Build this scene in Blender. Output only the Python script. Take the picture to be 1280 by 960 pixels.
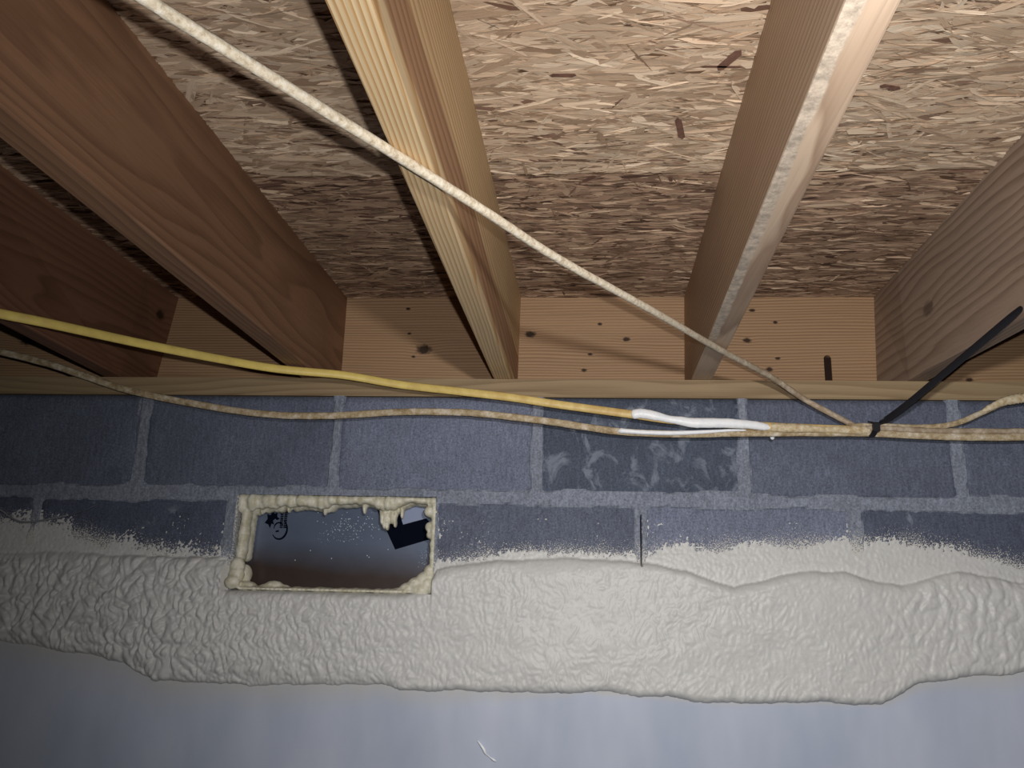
import bpy, bmesh, math, random
import numpy as np
from mathutils import Vector, Matrix

for o in list(bpy.data.objects): bpy.data.objects.remove(o)
scene = bpy.context.scene
COL = scene.collection

# ------------------------------------------------------------------ camera
CAM = Vector((0.0668, -1.6728, -0.3818))
R_ = Vector((0.9976, 0.0652, 0.0218)); U_ = Vector((-0.0057, -0.2379, 0.9713)); F_ = Vector((-0.0685, 0.9691, 0.2369))
cd = bpy.data.cameras.new('camera'); cam = bpy.data.objects.new('camera', cd); COL.objects.link(cam)
cd.sensor_width = 36.0; cd.lens = 36.0*1062.4/1280; cd.clip_start = .01
cam.matrix_world = Matrix(((R_.x, U_.x, -F_.x, CAM.x), (R_.y, U_.y, -F_.y, CAM.y), (R_.z, U_.z, -F_.z, CAM.z), (0, 0, 0, 1)))
scene.camera = cam

# ------------------------------------------------------------------ world, lights, exposure
w = bpy.data.worlds.new('world'); scene.world = w; w.use_nodes = True
w.node_tree.nodes['Background'].inputs[0].default_value = (.55, .6, .7, 1)
w.node_tree.nodes['Background'].inputs[1].default_value = 0.012
def spot(name, loc, target, energy, size, blend, radius, color):
    l = bpy.data.lights.new(name, 'SPOT'); l.energy = energy; l.spot_size = math.radians(size); l.spot_blend = blend
    l.shadow_soft_size = radius; l.color = color
    o = bpy.data.objects.new(name, l); COL.objects.link(o); o.location = loc
    o.rotation_euler = (Vector(target)-Vector(loc)).to_track_quat('-Z', 'Y').to_euler()
    return o
spot('camera_flash', (0.088, -1.665, -0.345), (0.26, 0.0, 0.08), 33, 132, 1.0, .006, (1.0, .985, .97))
spot('head_lamp', (0.215, -1.62, -0.165), (0.50, 0.0, -0.32), 41, 98, 1.0, .02, (1.0, .985, .97))
scene.view_settings.view_transform = 'Standard'; scene.view_settings.look = 'None'
scene.view_settings.exposure = 0.0; scene.view_settings.gamma = 1.0

# ------------------------------------------------------------------ helpers
def tag(o, label=None, cat=None, group=None, kind=None):
    if label: o['label'] = label
    if cat: o['category'] = cat
    if group: o['group'] = group
    if kind: o['kind'] = kind
    return o
def link(name, me, mat=None, parent=None, smooth=False):
    o = bpy.data.objects.new(name, me); COL.objects.link(o)
    if mat: me.materials.append(mat)
    if parent: o.parent = parent
    if smooth: me.polygons.foreach_set('use_smooth', np.ones(len(me.polygons), bool))
    return o
def empty(name, loc=(0, 0, 0)):
    o = bpy.data.objects.new(name, None); COL.objects.link(o); o.location = loc; o.empty_display_size = .05
    return o
def np_mesh(name, V, Q):
    V = np.asarray(V, np.float32); Q = np.asarray(Q, np.int32); n = Q.shape[1]
    me = bpy.data.meshes.new(name); me.vertices.add(len(V)); me.vertices.foreach_set('co', V.ravel())
    me.loops.add(Q.size); me.loops.foreach_set('vertex_index', Q.ravel())
    me.polygons.add(len(Q)); me.polygons.foreach_set('loop_start', np.arange(len(Q), dtype=np.int32)*n)
    me.update(calc_edges=True); me.validate(); return me
def py_mesh(name, V, F):
    me = bpy.data.meshes.new(name); me.from_pydata([tuple(v) for v in V], [], F); me.update(); return me
def bm_obj(name, bm, mat, parent=None, smooth=False):
    bmesh.ops.recalc_face_normals(bm, faces=bm.faces)
    me = bpy.data.meshes.new(name); bm.to_mesh(me); bm.free()
    return link(name, me, mat, parent, smooth)
def box(bm, x0, x1, y0, y1, z0, z1):
    v = [bm.verts.new(p) for p in [(x0,y0,z0),(x1,y0,z0),(x1,y1,z0),(x0,y1,z0),(x0,y0,z1),(x1,y0,z1),(x1,y1,z1),(x0,y1,z1)]]
    for f in [(0,3,2,1),(4,5,6,7),(0,1,5,4),(1,2,6,5),(2,3,7,6),(3,0,4,7)]: bm.faces.new([v[i] for i in f])
def _hash(ix, iy, s):
    h = (ix.astype(np.int64)*374761393 + iy.astype(np.int64)*668265263 + s*1274126177) & 0x7fffffff
    h = ((h ^ (h >> 13))*1274126177) & 0x7fffffff
    return (h ^ (h >> 16)) & 0xffff
def perlin(x, y, s=0):
    x, y = np.broadcast_arrays(np.asarray(x, float), np.asarray(y, float))
    ix = np.floor(x); iy = np.floor(y); fx = x-ix; fy = y-iy
    def g(a, b, dx, dy):
        t = _hash(a, b, s)*(2*np.pi/65536.); return np.cos(t)*dx + np.sin(t)*dy
    u = fx*fx*fx*(fx*(fx*6-15)+10); v = fy*fy*fy*(fy*(fy*6-15)+10)
    a = g(ix, iy, fx, fy); b = g(ix+1, iy, fx-1, fy); c = g(ix, iy+1, fx, fy-1); d = g(ix+1, iy+1, fx-1, fy-1)
    return ((a+(b-a)*u) + ((c+(d-c)*u)-(a+(b-a)*u))*v)*1.5
def sstep(t): t = np.clip(t, 0, 1); return t*t*(3-2*t)
def grid_quads(nu, nv):
    i = np.arange(nu-1); j = np.arange(nv-1); J, I = np.meshgrid(j, i, indexing='ij'); a = (J*nu+I).ravel()
    return np.stack([a, a+1, a+nu+1, a+nu], 1)
def compact(V, Q):
    used = np.zeros(len(V), bool); used[Q.ravel()] = True; m = np.cumsum(used)-1
    return V[used], m[Q]

# ------------------------------------------------------------------ materials
class NT:
    def __init__(s, name, rough=.7):
        s.m = bpy.data.materials.new(name); s.m.use_nodes = True; s.t = s.m.node_tree
        s.b = s.t.nodes['Principled BSDF']; s.b.inputs['Roughness'].default_value = rough
        s.b.inputs['Specular IOR Level'].default_value = .3
        s.co = s.t.nodes.new('ShaderNodeTexCoord').outputs['Object']
    def n(s, typ, **kw):
        x = s.t.nodes.new(typ)
        for k, v in kw.items(): setattr(x, k, v)
        return x
    def put(s, inp, v):
        if v is None: return
        if isinstance(v, bpy.types.NodeSocket): s.t.links.new(v, inp)
        elif isinstance(v, (tuple, list)) and inp.type == 'RGBA' and len(v) == 3: inp.default_value = (*v, 1)
        else: inp.default_value = v
    def math(s, op, a, b=None, c=None, clamp=False):
        x = s.n('ShaderNodeMath', operation=op, use_clamp=clamp)
        for i, v in enumerate((a, b, c)): s.put(x.inputs[i], v)
        return x.outputs[0]
    def mapping(s, scale, loc=(0, 0, 0), src=None, rot=(0, 0, 0)):
        x = s.n('ShaderNodeMapping'); s.put(x.inputs['Vector'], src or s.co)
        x.inputs['Scale'].default_value = scale; x.inputs['Location'].default_value = loc; x.inputs['Rotation'].default_value = rot
        return x.outputs[0]
    def noise(s, scale, detail=3, rough=.5, vec=None, dist=0, out='Fac'):
        x = s.n('ShaderNodeTexNoise'); s.put(x.inputs['Vector'], vec or s.co)
        x.inputs['Scale'].default_value = scale; x.inputs['Detail'].default_value = detail
        x.inputs['Roughness'].default_value = rough; x.inputs['Distortion'].default_value = dist
        return x.outputs[out]
    def ramp(s, fac, stops, interp='LINEAR'):
        x = s.n('ShaderNodeValToRGB'); s.put(x.inputs[0], fac); r = x.color_ramp; r.interpolation = interp
        while len(r.elements) < len(stops): r.elements.new(.5)
        for e, (p, c) in zip(r.elements, stops):
            e.position = p; e.color = (*c, 1) if isinstance(c, (tuple, list)) else (c, c, c, 1)
        return x.outputs[0]
    def mix(s, fac, a, b, mode='MIX'):
        x = s.n('ShaderNodeMix', data_type='RGBA', blend_type=mode)
        s.put(x.inputs[0], fac); s.put(x.inputs[6], a); s.put(x.inputs[7], b); return x.outputs[2]
    def bump(s, h, strength=.3, dist=.002):
        x = s.n('ShaderNodeBump'); s.put(x.inputs['Height'], h); x.inputs['Strength'].default_value = strength; x.inputs['Distance'].default_value = dist
        s.t.links.new(x.outputs[0], s.b.inputs['Normal'])
    def color(s, c): s.put(s.b.inputs['Base Color'], c)
def hexl(r, g, b):
    f = lambda c: (c/255/12.92) if c/255 <= .04045 else ((c/255+.055)/1.055)**2.4
    return (f(r), f(g), f(b))

def wood(name, light, dark, pith, ring=.007, along='Y', knots=(), seed=0, warp=.02, contrast=.8, heart=None, band=.55, rough=.62, wane=None, grey=.25, lw=.35, kdark=.9):
    """Sawn softwood: growth rings round a pith, stretched along the board, with knots."""
    t = NT(name, rough)
    sep = t.n('ShaderNodeSeparateXYZ'); t.put(sep.inputs[0], t.co)
    X, Y, Z = sep.outputs
    A, L = (X, Y) if along == 'Y' else (Y, X)
    st = (2.2, .35, 2.2) if along == 'Y' else (.35, 2.2, 2.2)
    n = t.noise(1.6, 2, .5, t.mapping(st, (seed*3.1, seed*1.7, seed*.9)), out='Color')
    ns = t.n('ShaderNodeSeparateColor'); t.put(ns.inputs[0], n)
    st2 = (10, 1.6, 10) if along == 'Y' else (1.6, 10, 10)
    n2 = t.noise(1.5, 2, .5, t.mapping(st2, (seed, seed*2.7, 3)))
    a = t.math('ADD', t.math('SUBTRACT', A, pith[0]), t.math('MULTIPLY', t.math('SUBTRACT', ns.outputs[0], .5), warp*6))
    b = t.math('ADD', t.math('SUBTRACT', Z, pith[1]), t.math('MULTIPLY', t.math('SUBTRACT', ns.outputs[1], .5), warp*6))
    r = t.math('SQRT', t.math('ADD', t.math('MULTIPLY', a, a), t.math('MULTIPLY', b, b)))
    r = t.math('ADD', t.math('DIVIDE', r, ring), t.math('MULTIPLY', n2, 2.2))
    kmask = None
    for (l0, a0, z0, s) in knots:
        dl = t.math('MULTIPLY', t.math('SUBTRACT', L, l0), .62); da = t.math('SUBTRACT', A, a0); dz = t.math('SUBTRACT', Z, z0)
        q = t.math('ADD', t.math('MULTIPLY', dl, dl), t.math('ADD', t.math('MULTIPLY', da, da) if a0 < 50 else 0.0, t.math('MULTIPLY', dz, dz)))
        d = t.math('DIVIDE', t.math('SQRT', q), s)
        g = t.math('EXPONENT', t.math('MULTIPLY', t.math('MULTIPLY', d, d), -.28))
        r = t.math('ADD', r, t.math('MULTIPLY', g, min(2.5, .5*s/ring)))
        dn = t.math('ADD', d, t.math('MULTIPLY', t.math('SUBTRACT', t.noise(120, 2), .5), .9))
        k = t.math('SUBTRACT', 1.25, dn, clamp=True)
        k = t.math('MULTIPLY', k, 1.6, clamp=True)
        kmask = k if kmask is None else t.math('MAXIMUM', kmask, k)
    fr = t.math('FRACT', r)
    prof = t.ramp(fr, [(0, 0.0), (.35, lw*.35), (.72, .75), (.88, 1.0), (1.0, 0.0)])
    fs = (300, 5, 300) if along == 'Y' else (5, 300, 300)
    fib = t.noise(1, 4, .65, t.mapping(fs, (seed, 0, 0)))
    ms = (7, 1.2, 7) if along == 'Y' else (1.2, 7, 7)
    mott = t.noise(1.0, 3, .55, t.mapping(ms, (seed*5, 1, 2)))
    strength = t.math('MULTIPLY', prof, t.math('MULTIPLY_ADD', mott, 1.5, contrast-.75, clamp=True))
    c = t.mix(strength, light, dark)
    c = t.mix(t.ramp(mott, [(.3, 0), (.75, grey)]), c, tuple(.5*(x+y) for x, y in zip(light, dark)))
    if heart:
        hc, hz0, hz1, ha = heart
        zz = t.math('ADD', Z, t.math('MULTIPLY', t.math('SUBTRACT', t.noise(1, 3, .5, t.mapping((4, 1.2, 4), (seed, 5, 0)) ), .5), .06))
        m = t.math('MULTIPLY', t.math('SMOOTH_MIN', t.math('MULTIPLY', t.math('SUBTRACT', zz, hz0), 150, clamp=True), t.math('MULTIPLY', t.math('SUBTRACT', hz1, zz), 150, clamp=True), .05), ha)
        c = t.mix(m, c, t.mix(strength, hc, tuple(x*.6 for x in hc)))
    fv = t.ramp(fib, [(.25, .78), (.5, 1.0), (.8, 1.12)])
    c = t.mix(.75, c, fv, 'MULTIPLY')
    if wane:
        wc, wx = wane   # rough waney strip along one side of the under face
        wn = t.noise(85, 5, .75)
        nx = t.math('ADD', t.math('MULTIPLY_ADD', Y, -.0407, X), t.math('MULTIPLY', t.math('SUBTRACT', t.noise(14, 3), .5), .012))
        m = t.math('MULTIPLY', t.math('SUBTRACT', wx, nx), 400, clamp=True)
        m = t.math('MULTIPLY', m, t.math('LESS_THAN', Z, .0405))
        m = t.math('MULTIPLY', m, t.math('LESS_THAN', Y, -.25))
        c = t.mix(m, c, t.mix(t.ramp(wn, [(.35, 0), (.62, 1)]), wc, tuple(x*.52 for x in wc)))
    if kmask is not None: c = t.mix(t.math('MULTIPLY', kmask, kdark), c, tuple(x*.22 for x in dark))
    t.color(c)
    t.bump(t.math('ADD', t.math('MULTIPLY', fib, .6), t.math('MULTIPLY', fr, .35)), .35, .0012)
    return t.m

def osb_mat(name, stops):
    t = NT(name, .75)
    at = t.n('ShaderNodeAttribute', attribute_name='tone'); uv = t.n('ShaderNodeUVMap', uv_map='grain')
    base = t.ramp(at.outputs['Fac'], stops)
    f = t.noise(1, 4, .65, t.mapping((22, 700, 1), src=uv.outputs[0]))
    c = t.mix(.9, base, t.ramp(f, [(.25, .60), (.5, .98), (.8, 1.18)]), 'MULTIPLY')
    big = t.noise(3.2, 3, .6); c = t.mix(.6, c, t.ramp(big, [(.3, .78), (.7, 1.08)]), 'MULTIPLY')
    t.color(c); t.bump(f, .5, .0008); return t.m

SPK_TABLE = [(-1.6,-.2621),(-1.1914,-.2621),(-1.0886,-.2636),(-.986,-.2720),(-.8816,-.2952),(-.7459,-.321),(-.60,-.3276),(-.1945,-.3334),(-.1683,-.3254),(-.075,-.316),(.0487,-.306),(.2019,-.3076),(.2628,-.299),(.444,-.2836),(.6963,-.276),(.7969,-.2919),(.9095,-.316),(1.6,-.33)]
def spray_attr(me):
    co = np.empty(len(me.vertices)*3, np.float32); me.vertices.foreach_get('co', co); co = co.reshape(-1, 3); a = np.array(SPK_TABLE)
    at = me.attributes.new('spray', 'FLOAT', 'POINT'); at.data.foreach_set('value', (np.interp(co[:, 0], a[:, 0], a[:, 1])-co[:, 2]).astype(np.float32))
def concrete(name, base, var, stain=0.0, seed=0):
    t = NT(name, .85)
    n1 = t.noise(9, 4, .6, t.mapping((1, 1, 1), (seed, seed*2, 0))); n2 = t.noise(260, 3, .7); n3 = t.noise(1, 3, .6, t.mapping((160, 60, 38)))
    c = t.mix(t.ramp(n1, [(.3, 0), (.7, 1)]), tuple(x*(1-var) for x in base), tuple(min(1, x*(1+var)) for x in base))
    c = t.mix(.8, c, t.ramp(n2, [(.3, .5), (.52, 1.0), (.72, 1.45)]), 'MULTIPLY')
    c = t.mix(.5, c, t.ramp(n3, [(.3, .62), (.7, 1.32)]), 'MULTIPLY')
    if stain:
        s = t.noise(22, 5, .62, t.mapping((1, 1, .8), (seed*3, 0, seed)), dist=.6)
        c = t.mix(t.math('MULTIPLY', t.ramp(s, [(.62-.1*stain, 0), (.72-.1*stain, 1)]), .5), c, hexl(150, 158, 172))
    at = t.n('ShaderNodeAttribute', attribute_name='spray')      # fine overspray droplets near the foam
    lv = t.math('ADD', t.math('MULTIPLY_ADD', at.outputs['Fac'], 15, .12), t.math('MULTIPLY', t.math('SUBTRACT', t.noise(14, 3), .5), .5))
    sp = t.math('ADD', lv, t.math('MULTIPLY', t.math('SUBTRACT', t.noise(420, 2, .6), .5), 2.4))
    c = t.mix(t.math('MULTIPLY', sp, 3.5, clamp=True), c, hexl(206, 203, 196))
    t.color(c); t.bump(t.math('ADD', n2, t.math('MULTIPLY', n3, .6)), .5, .0012); return t.m

def plain(name, c, rough=.6, metal=0, noise=None, spec=.4, bump=0, nscale=90):
    t = NT(name, rough); t.b.inputs['Metallic'].default_value = metal; t.b.inputs['Specular IOR Level'].default_value = spec
    if noise:
        n = t.noise(nscale, 4, .65); t.color(t.mix(t.ramp(n, [(.38, 0), (.66, 1)]), c, noise))
        if bump: t.bump(n, bump, .002)
    else: t.color(c)
    return t.m

M = {}
M['joist_red'] = wood('reddish_brown_wood', hexl(156, 118, 90), hexl(108, 75, 55), (-.62, .17), .011, seed=1, warp=.022, contrast=.62, grey=.5)
M['joist_dark'] = wood('dark_reddish_wood', hexl(140, 100, 76), hexl(92, 60, 44), (-1.0, .15), .010, seed=2.3, warp=.03, contrast=.65, knots=[(.10, 99, .208, .011)], grey=.4)
M['joist_yellow'] = wood('yellow_pine_wood', hexl(222, 198, 158), hexl(184, 138, 84), (-.27, .03), .0058, seed=3.1, warp=.004, contrast=1.0, heart=(hexl(166, 122, 92), .056, .125, .8), grey=.15)
M['joist_pale'] = wood('pale_greyish_wood', hexl(198, 174, 150), hexl(138, 110, 88), (.352, .31), .0085, seed=4.2, warp=.012, contrast=.72, wane=(hexl(212, 194, 174), .3250), grey=.3)
M['joist_brown'] = wood('greyish_brown_wood', hexl(160, 138, 120), hexl(116, 93, 77), (1.0, -.02), .0100, seed=5.4, warp=.016, contrast=.7, knots=[(-.11, 99, .151, .013)], grey=.3, kdark=.6)
M['rim'] = wood('rim_board_pine', hexl(178, 144, 110), hexl(120, 88, 62), (.2, -.32), .0064, 'X', seed=6.6, warp=.009, contrast=.7, grey=.25, kdark=1.0,
    knots=[(-.264, 99, .145, .011), (-.305, 99, .242, .0035), (-.299, 99, .1825, .003), (-.287, 99, .128, .003), (-.0236, 99, .181, .0075), (.1325, 99, .2057, .0035),
           (.191, 99, .170, .005), (.111, 99, .135, .0035), (.097, 99, .098, .004), (.456, 99, .168, .006), (.519, 99, .210, .0035), (.520, 99, .127, .0035), (.501, 99, .102, .005),
           (.47, 99, .238, .004), (.922, 99, .0805, .005), (.951, 99, .152, .004), (-1.2, 99, .165, .013)])
M['sill'] = wood('sill_plate_pine', hexl(162, 140, 108), hexl(116, 92, 66), (.1, .16), .012, 'X', seed=7.7, warp=.03, contrast=.6, grey=.35)
M['osb_pale'] = osb_mat('pale_strand_board', [(0, hexl(104, 76, 60)), (.05, hexl(138, 108, 90)), (.14, hexl(172, 144, 118)), (.5, hexl(206, 179, 151)), (1, hexl(238, 216, 189))])
M['osb_brown'] = osb_mat('brown_strand_board', [(0, hexl(82, 60, 50)), (.12, hexl(118, 90, 74)), (.35, hexl(158, 128, 106)), (.7, hexl(186, 156, 130)), (1, hexl(222, 194, 164))])
M['osb_core'] = plain('strand_board_core', hexl(120, 92, 68), .9)
M['mortar'] = concrete('grey_mortar', hexl(132, 138, 152), .12, 0, 4)
BLK = [concrete('grey_block_medium', hexl(100, 106, 123), .14, 0, 1), concrete('grey_block_light', hexl(118, 124, 144), .12, 0, 2),
       concrete('grey_block_stained', hexl(82, 90, 106), .14, .9, 3), concrete('grey_block_dark', hexl(86, 92, 110), .12, .1, 5)]
t = NT('spray_foam_cream', .42); n = t.noise(60, 4, .6); t.color(t.mix(n, hexl(192, 192, 190), hexl(218, 217, 214))); t.bump(t.noise(240, 3, .6), .25, .001); M['foam'] = t.m
t = NT('yellowish_foam', .42); n = t.noise(70, 3, .6); t.color(t.mix(t.ramp(n, [(.35, 0), (.65, 1)]), hexl(196, 190, 164), hexl(232, 228, 212))); t.b.inputs['Subsurface Weight'].default_value = .15; t.b.inputs['Subsurface Radius'].default_value = (.006, .005, .003); t.bump(t.noise(180, 3), .3, .001); M['seal'] = t.m
t = NT('pale_blue_grey_sheet', .42); n = t.noise(5, 4, .6, t.mapping((1, 1, .35)))
hz = t.n('ShaderNodeAttribute', attribute_name='haze'); hn = t.math('ADD', hz.outputs['Fac'], t.math('MULTIPLY', t.math('SUBTRACT', t.noise(26, 4, .7), .5), .9))
t.color(t.mix(t.math('MULTIPLY', t.math('MULTIPLY', hn, hz.outputs['Fac'], clamp=True), .75, clamp=True), t.mix(t.ramp(n, [(.3, 0), (.7, 1)]), hexl(172, 182, 202), hexl(200, 206, 222)), hexl(196, 192, 184))); t.bump(t.noise(16, 4, .5), .12, .004); M['sheet'] = t.m
M['wrinkle_glint'] = plain('painted_crease_glint', hexl(250, 252, 255), .25)
M['earth'] = plain('dark_crawlspace_earth', hexl(88, 74, 60), .95, 0, hexl(60, 50, 42))
t = NT('yellow_cable_jacket', .45); n = t.noise(40, 4, .65); sx = t.n('ShaderNodeSeparateXYZ'); t.put(sx.inputs[0], t.co)
age = t.math('MULTIPLY_ADD', sx.outputs[0], 1.3, .55, clamp=True)
t.color(t.mix(t.ramp(n, [(.38, 0), (.66, 1)]), t.mix(age, hexl(240, 214, 118), hexl(222, 196, 140)), t.mix(age, hexl(224, 196, 112), hexl(196, 160, 104)))); t.bump(n, .15, .002); M['jacket_yellow'] = t.m
t = NT('dusty_cable_jacket', .7); n = t.noise(70, 4, .7); t.color(t.ramp(n, [(.3, hexl(140, 118, 90)), (.46, hexl(176, 156, 122)), (.58, hexl(200, 184, 158)), (.72, hexl(226, 218, 206))])); t.bump(n, .5, .003); M['jacket_dusty'] = t.m
t = NT('cream_cable_jacket', .6); n = t.noise(150, 4, .7); t.color(t.ramp(n, [(.3, hexl(176, 158, 132)), (.48, hexl(214, 200, 176)), (.7, hexl(238, 230, 214))]))
sy = t.n('ShaderNodeSeparateXYZ'); t.put(sy.inputs[0], t.co); dust = t.math('MULTIPLY', t.math('MULTIPLY_ADD', sy.outputs[1], 2.0, 1.05, clamp=True), t.ramp(t.noise(45, 3, .6), [(.35, .35), (.6, .95)]))
t.color(t.mix(dust, t.ramp(n, [(.3, hexl(176, 158, 132)), (.48, hexl(214, 200, 176)), (.7, hexl(238, 230, 214))]), hexl(150, 128, 104))); t.bump(n, .5, .002); M['jacket_cream'] = t.m
M['foam_white'] = plain('white_foam', hexl(254, 254, 255), .4, 0, hexl(242, 245, 250), bump=.3)
M['foam_dirty'] = plain('dirty_cream_foam', hexl(222, 208, 178), .6, 0, hexl(182, 156, 112), bump=.5, nscale=120)
M['black'] = plain('black_plastic_strap', hexl(26, 25, 30), .45)
M['wire'] = plain('grey_wire', hexl(190, 190, 196), .35, .6)
M['wire_dark'] = plain('dark_wire_end', hexl(96, 100, 112), .5, .4)
M['nail'] = plain('dull_nail_steel', hexl(90, 84, 78), .4, .8)
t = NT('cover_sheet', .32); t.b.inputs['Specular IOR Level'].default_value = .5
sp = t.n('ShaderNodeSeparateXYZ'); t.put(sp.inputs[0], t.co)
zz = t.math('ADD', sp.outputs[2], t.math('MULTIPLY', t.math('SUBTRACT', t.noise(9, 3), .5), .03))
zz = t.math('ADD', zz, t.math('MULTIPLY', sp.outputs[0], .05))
br = t.ramp(t.math('MULTIPLY_ADD', zz, -16.0, -5.02), [(0, 0), (1, 1)])  # reflection of the brown ground, painted into the lower part
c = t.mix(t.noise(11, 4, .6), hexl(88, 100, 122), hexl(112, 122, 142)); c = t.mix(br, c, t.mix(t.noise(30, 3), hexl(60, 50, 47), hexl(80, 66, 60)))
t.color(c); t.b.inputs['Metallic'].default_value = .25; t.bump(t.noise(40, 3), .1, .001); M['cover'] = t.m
M['print'] = plain('dark_navy_print', hexl(10, 14, 28), .9, spec=.05)
M['patch'] = plain('painted_lit_patch', hexl(142, 152, 180), .4)
M['water'] = plain('water_droplet', hexl(190, 200, 214), .08, .0, spec=.9)

# ------------------------------------------------------------------ setting: subfloor (ceiling)
H = .2715; RIM = .158; SEAM = -.4265
ceiling = empty('ceiling', (0, 0, H)); tag(ceiling, kind='structure')
rng = np.random.default_rng(7)
def strands(x0, x1, y0, y1, z, count, lmean, wmean, spread, darkp, cross):
    cx = rng.uniform(x0, x1, count); cy = rng.uniform(y0, y1, count)
    Lh = rng.gamma(6, lmean/12, count); Wh = np.minimum(rng.gamma(3, wmean/6, count), .009); 
    ang = rng.normal(0, spread, count); rnd = rng.random(count) < cross; ang[rnd] = rng.uniform(-1.5, 1.5, rnd.sum())
    Lh = np.minimum(Lh, .06)
    # keep each flake inside its panel across the grain
    ext = np.abs(np.sin(ang))*Lh + Wh
    cy = np.clip(cy, y0+ext*.9, y1-ext*.9); cy = np.where(y1-y0 < 2*ext, (y0+y1)/2, cy)
    zc = z - rng.uniform(.0002, .0034, count); tl = rng.normal(0, .0009, count); tw = rng.normal(0, .0008, count)
    # slim hexagon with ragged ends
    pu = np.array([-1, -.55, .6, 1, .5, -.7]); pv = np.array([.1, 1, .9, -.15, -1, -.85])
    U = Lh[:, None]*(pu+rng.normal(0, .10, (count, 6))); V = Wh[:, None]*(pv+rng.normal(0, .18, (count, 6)))
    c, s = np.cos(ang)[:, None], np.sin(ang)[:, None]
    X = cx[:, None]+U*c-V*s; Y = np.clip(cy[:, None]+U*s+V*c, y0, y1)
    Z = np.minimum(zc[:, None] + U/Lh[:, None]*tl[:, None] + V/Wh[:, None]*tw[:, None], z-.0001)
    tone = np.clip(rng.normal(.55, .21, count), .12, 1); dk = rng.random(count) < darkp; tone[dk] = rng.uniform(0, .14, dk.sum())
    return X, Y, Z, U, V, tone, cx, cy
def panel(x0, x1, y0, y1, mat, count, **kw):
    bm = bmesh.new(); box(bm, x0, x1, y0+.0006, y1-.0006, .0, .018)
    p = bm_obj('osb_panel', bm, M['osb_core'], ceiling)
    if not count: return p
    X, Y, Z, U, V, tone, cx, cy = strands(x0, x1, y0+.0008, y1-.0008, 0, count, **kw)
    n = len(X); Vt = np.stack([X, Y, Z], 2).reshape(-1, 3)[:, :]
    Q = (np.arange(n)[:, None]*6 + np.arange(5, -1, -1)[None]).astype(np.int32)
    me = np_mesh('wood_strands', Vt, Q)
    a = me.attributes.new('tone', 'FLOAT', 'POINT'); a.data.foreach_set('value', np.repeat(tone, 6).astype(np.float32))
    uv = me.uv_layers.new(name='grain'); off = rng.uniform(0, 50, (n, 1, 1))
    UV = np.stack([U, V], 2)+off; UV = UV[:, ::-1, :]
    uv.data.foreach_set('uv', UV.reshape(-1).astype(np.float32))
    o = link('wood_strands', me, mat, p); o['kind'] = 'stuff'
    return p
panel(-1.7, 1.7, SEAM, RIM+.04, M['osb_brown'], 36000, lmean=.062, wmean=.0062, spread=.17, darkp=.06, cross=.06)
panel(-1.7, 1.7, SEAM-1.2, SEAM, M['osb_pale'], 56000, lmean=.066, wmean=.0072, spread=.26, darkp=.03, cross=.10)
panel(-1.7, 1.7, SEAM-2.4, SEAM-1.2, M['osb_pale'], 0)
# a few single conspicuous dark flakes of the pale panel
def flake(x, y, l, wd, deg, parent, mat):
    c, s = math.cos(math.radians(deg)), math.sin(math.radians(deg)); P = []
    for u, v in [(-1, .2), (-.8, 1), (.7, .9), (1, -.1), (.8, -1), (-.75, -.8)]:
        P.append((x+u*l/2*c-v*wd/2*s, y+u*l/2*s+v*wd/2*c))
    V = [(a, b, -.0052) for a, b in P]+[(a, b, -.0046) for a, b in P]
    F = [(5, 4, 3, 2, 1, 0)]+[(i, (i+1) % 6, 6+(i+1) % 6, 6+i) for i in range(6)]
    return link('dark_strand', py_mesh('dark_strand', V, F), mat, parent)
pp = [o for o in COL.objects if o.name.startswith('osb_panel')]
M['strand_dark'] = plain('dark_bark_strand', hexl(126, 92, 76), .8, 0, hexl(98, 70, 58))
for x, y, l, wd, d in [(.2215, -.565, .060, .010, 78), (.262, -.725, .046, .013, -60), (.255, -.712, .055, .004, 4), (.055, -.70, .035, .008, 3), (.10, -.4395, .0, .0, 0), (-.20, -.62, .03, .006, 30), (.48, -.66, .03, .009, 20)]:
    if l: flake(x, y, l, wd, d, pp[1], M['strand_dark'])
flake(.095, -.416, .028, .009, -42, pp[0], M['strand_dark'])
flake(-.30, -.28, .03, .008, 10, pp[0], M['strand_dark']); flake(.2255, -.413, .018, .006, 80, pp[0], M['strand_dark'])

# ------------------------------------------------------------------ joists
S = .038
def joist(xb, sb, xt, st, T, side, mat, label, cap=-1.25):
    """side=+1: reference x is the right face; -1: the left face."""
    bm = bmesh.new(); rings = []
    for y in (RIM-.0005, 0.0, -.6, cap, -3.0):
        ye = max(y, cap); b = xb+sb*ye; tt = xt+st*ye
        xs = [(b-T, b), (tt-T, tt)] if side > 0 else [(b, b+T), (tt, tt+T)]
        rings.append([bm.verts.new(p) for p in [(xs[0][0], y, S+.0006), (xs[0][1], y, S+.0006), (xs[1][1], y, H-.0006), (xs[1][0], y, H-.0006)]])
    long = []
    for a, c in zip(rings, rings[1:]):
        for i in range(4):
            bm.faces.new([a[i], a[(i+1) % 4], c[(i+1) % 4], c[i]])
    bm.faces.new(rings[0]); bm.faces.new(rings[-1][::-1])
    bmesh.ops.recalc_face_normals(bm, faces=bm.faces)
    es = [e for a, c in zip(rings, rings[1:]) for i in range(2) for e in [bm.edges.get((a[i], c[i]))] if e]
    bmesh.ops.bevel(bm, geom=es, offset=.0028, segments=2, profile=.5, affect='EDGES')
    o = bm_obj('floor_joist', bm, mat)
    return tag(o, label, 'joist')
joist(-.4501, .003, -.4514, .0187, .0404, 1, M['joist_red'], 'reddish-brown floor joist, the widest seen, crossing the upper left above the yellow cable')
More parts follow.
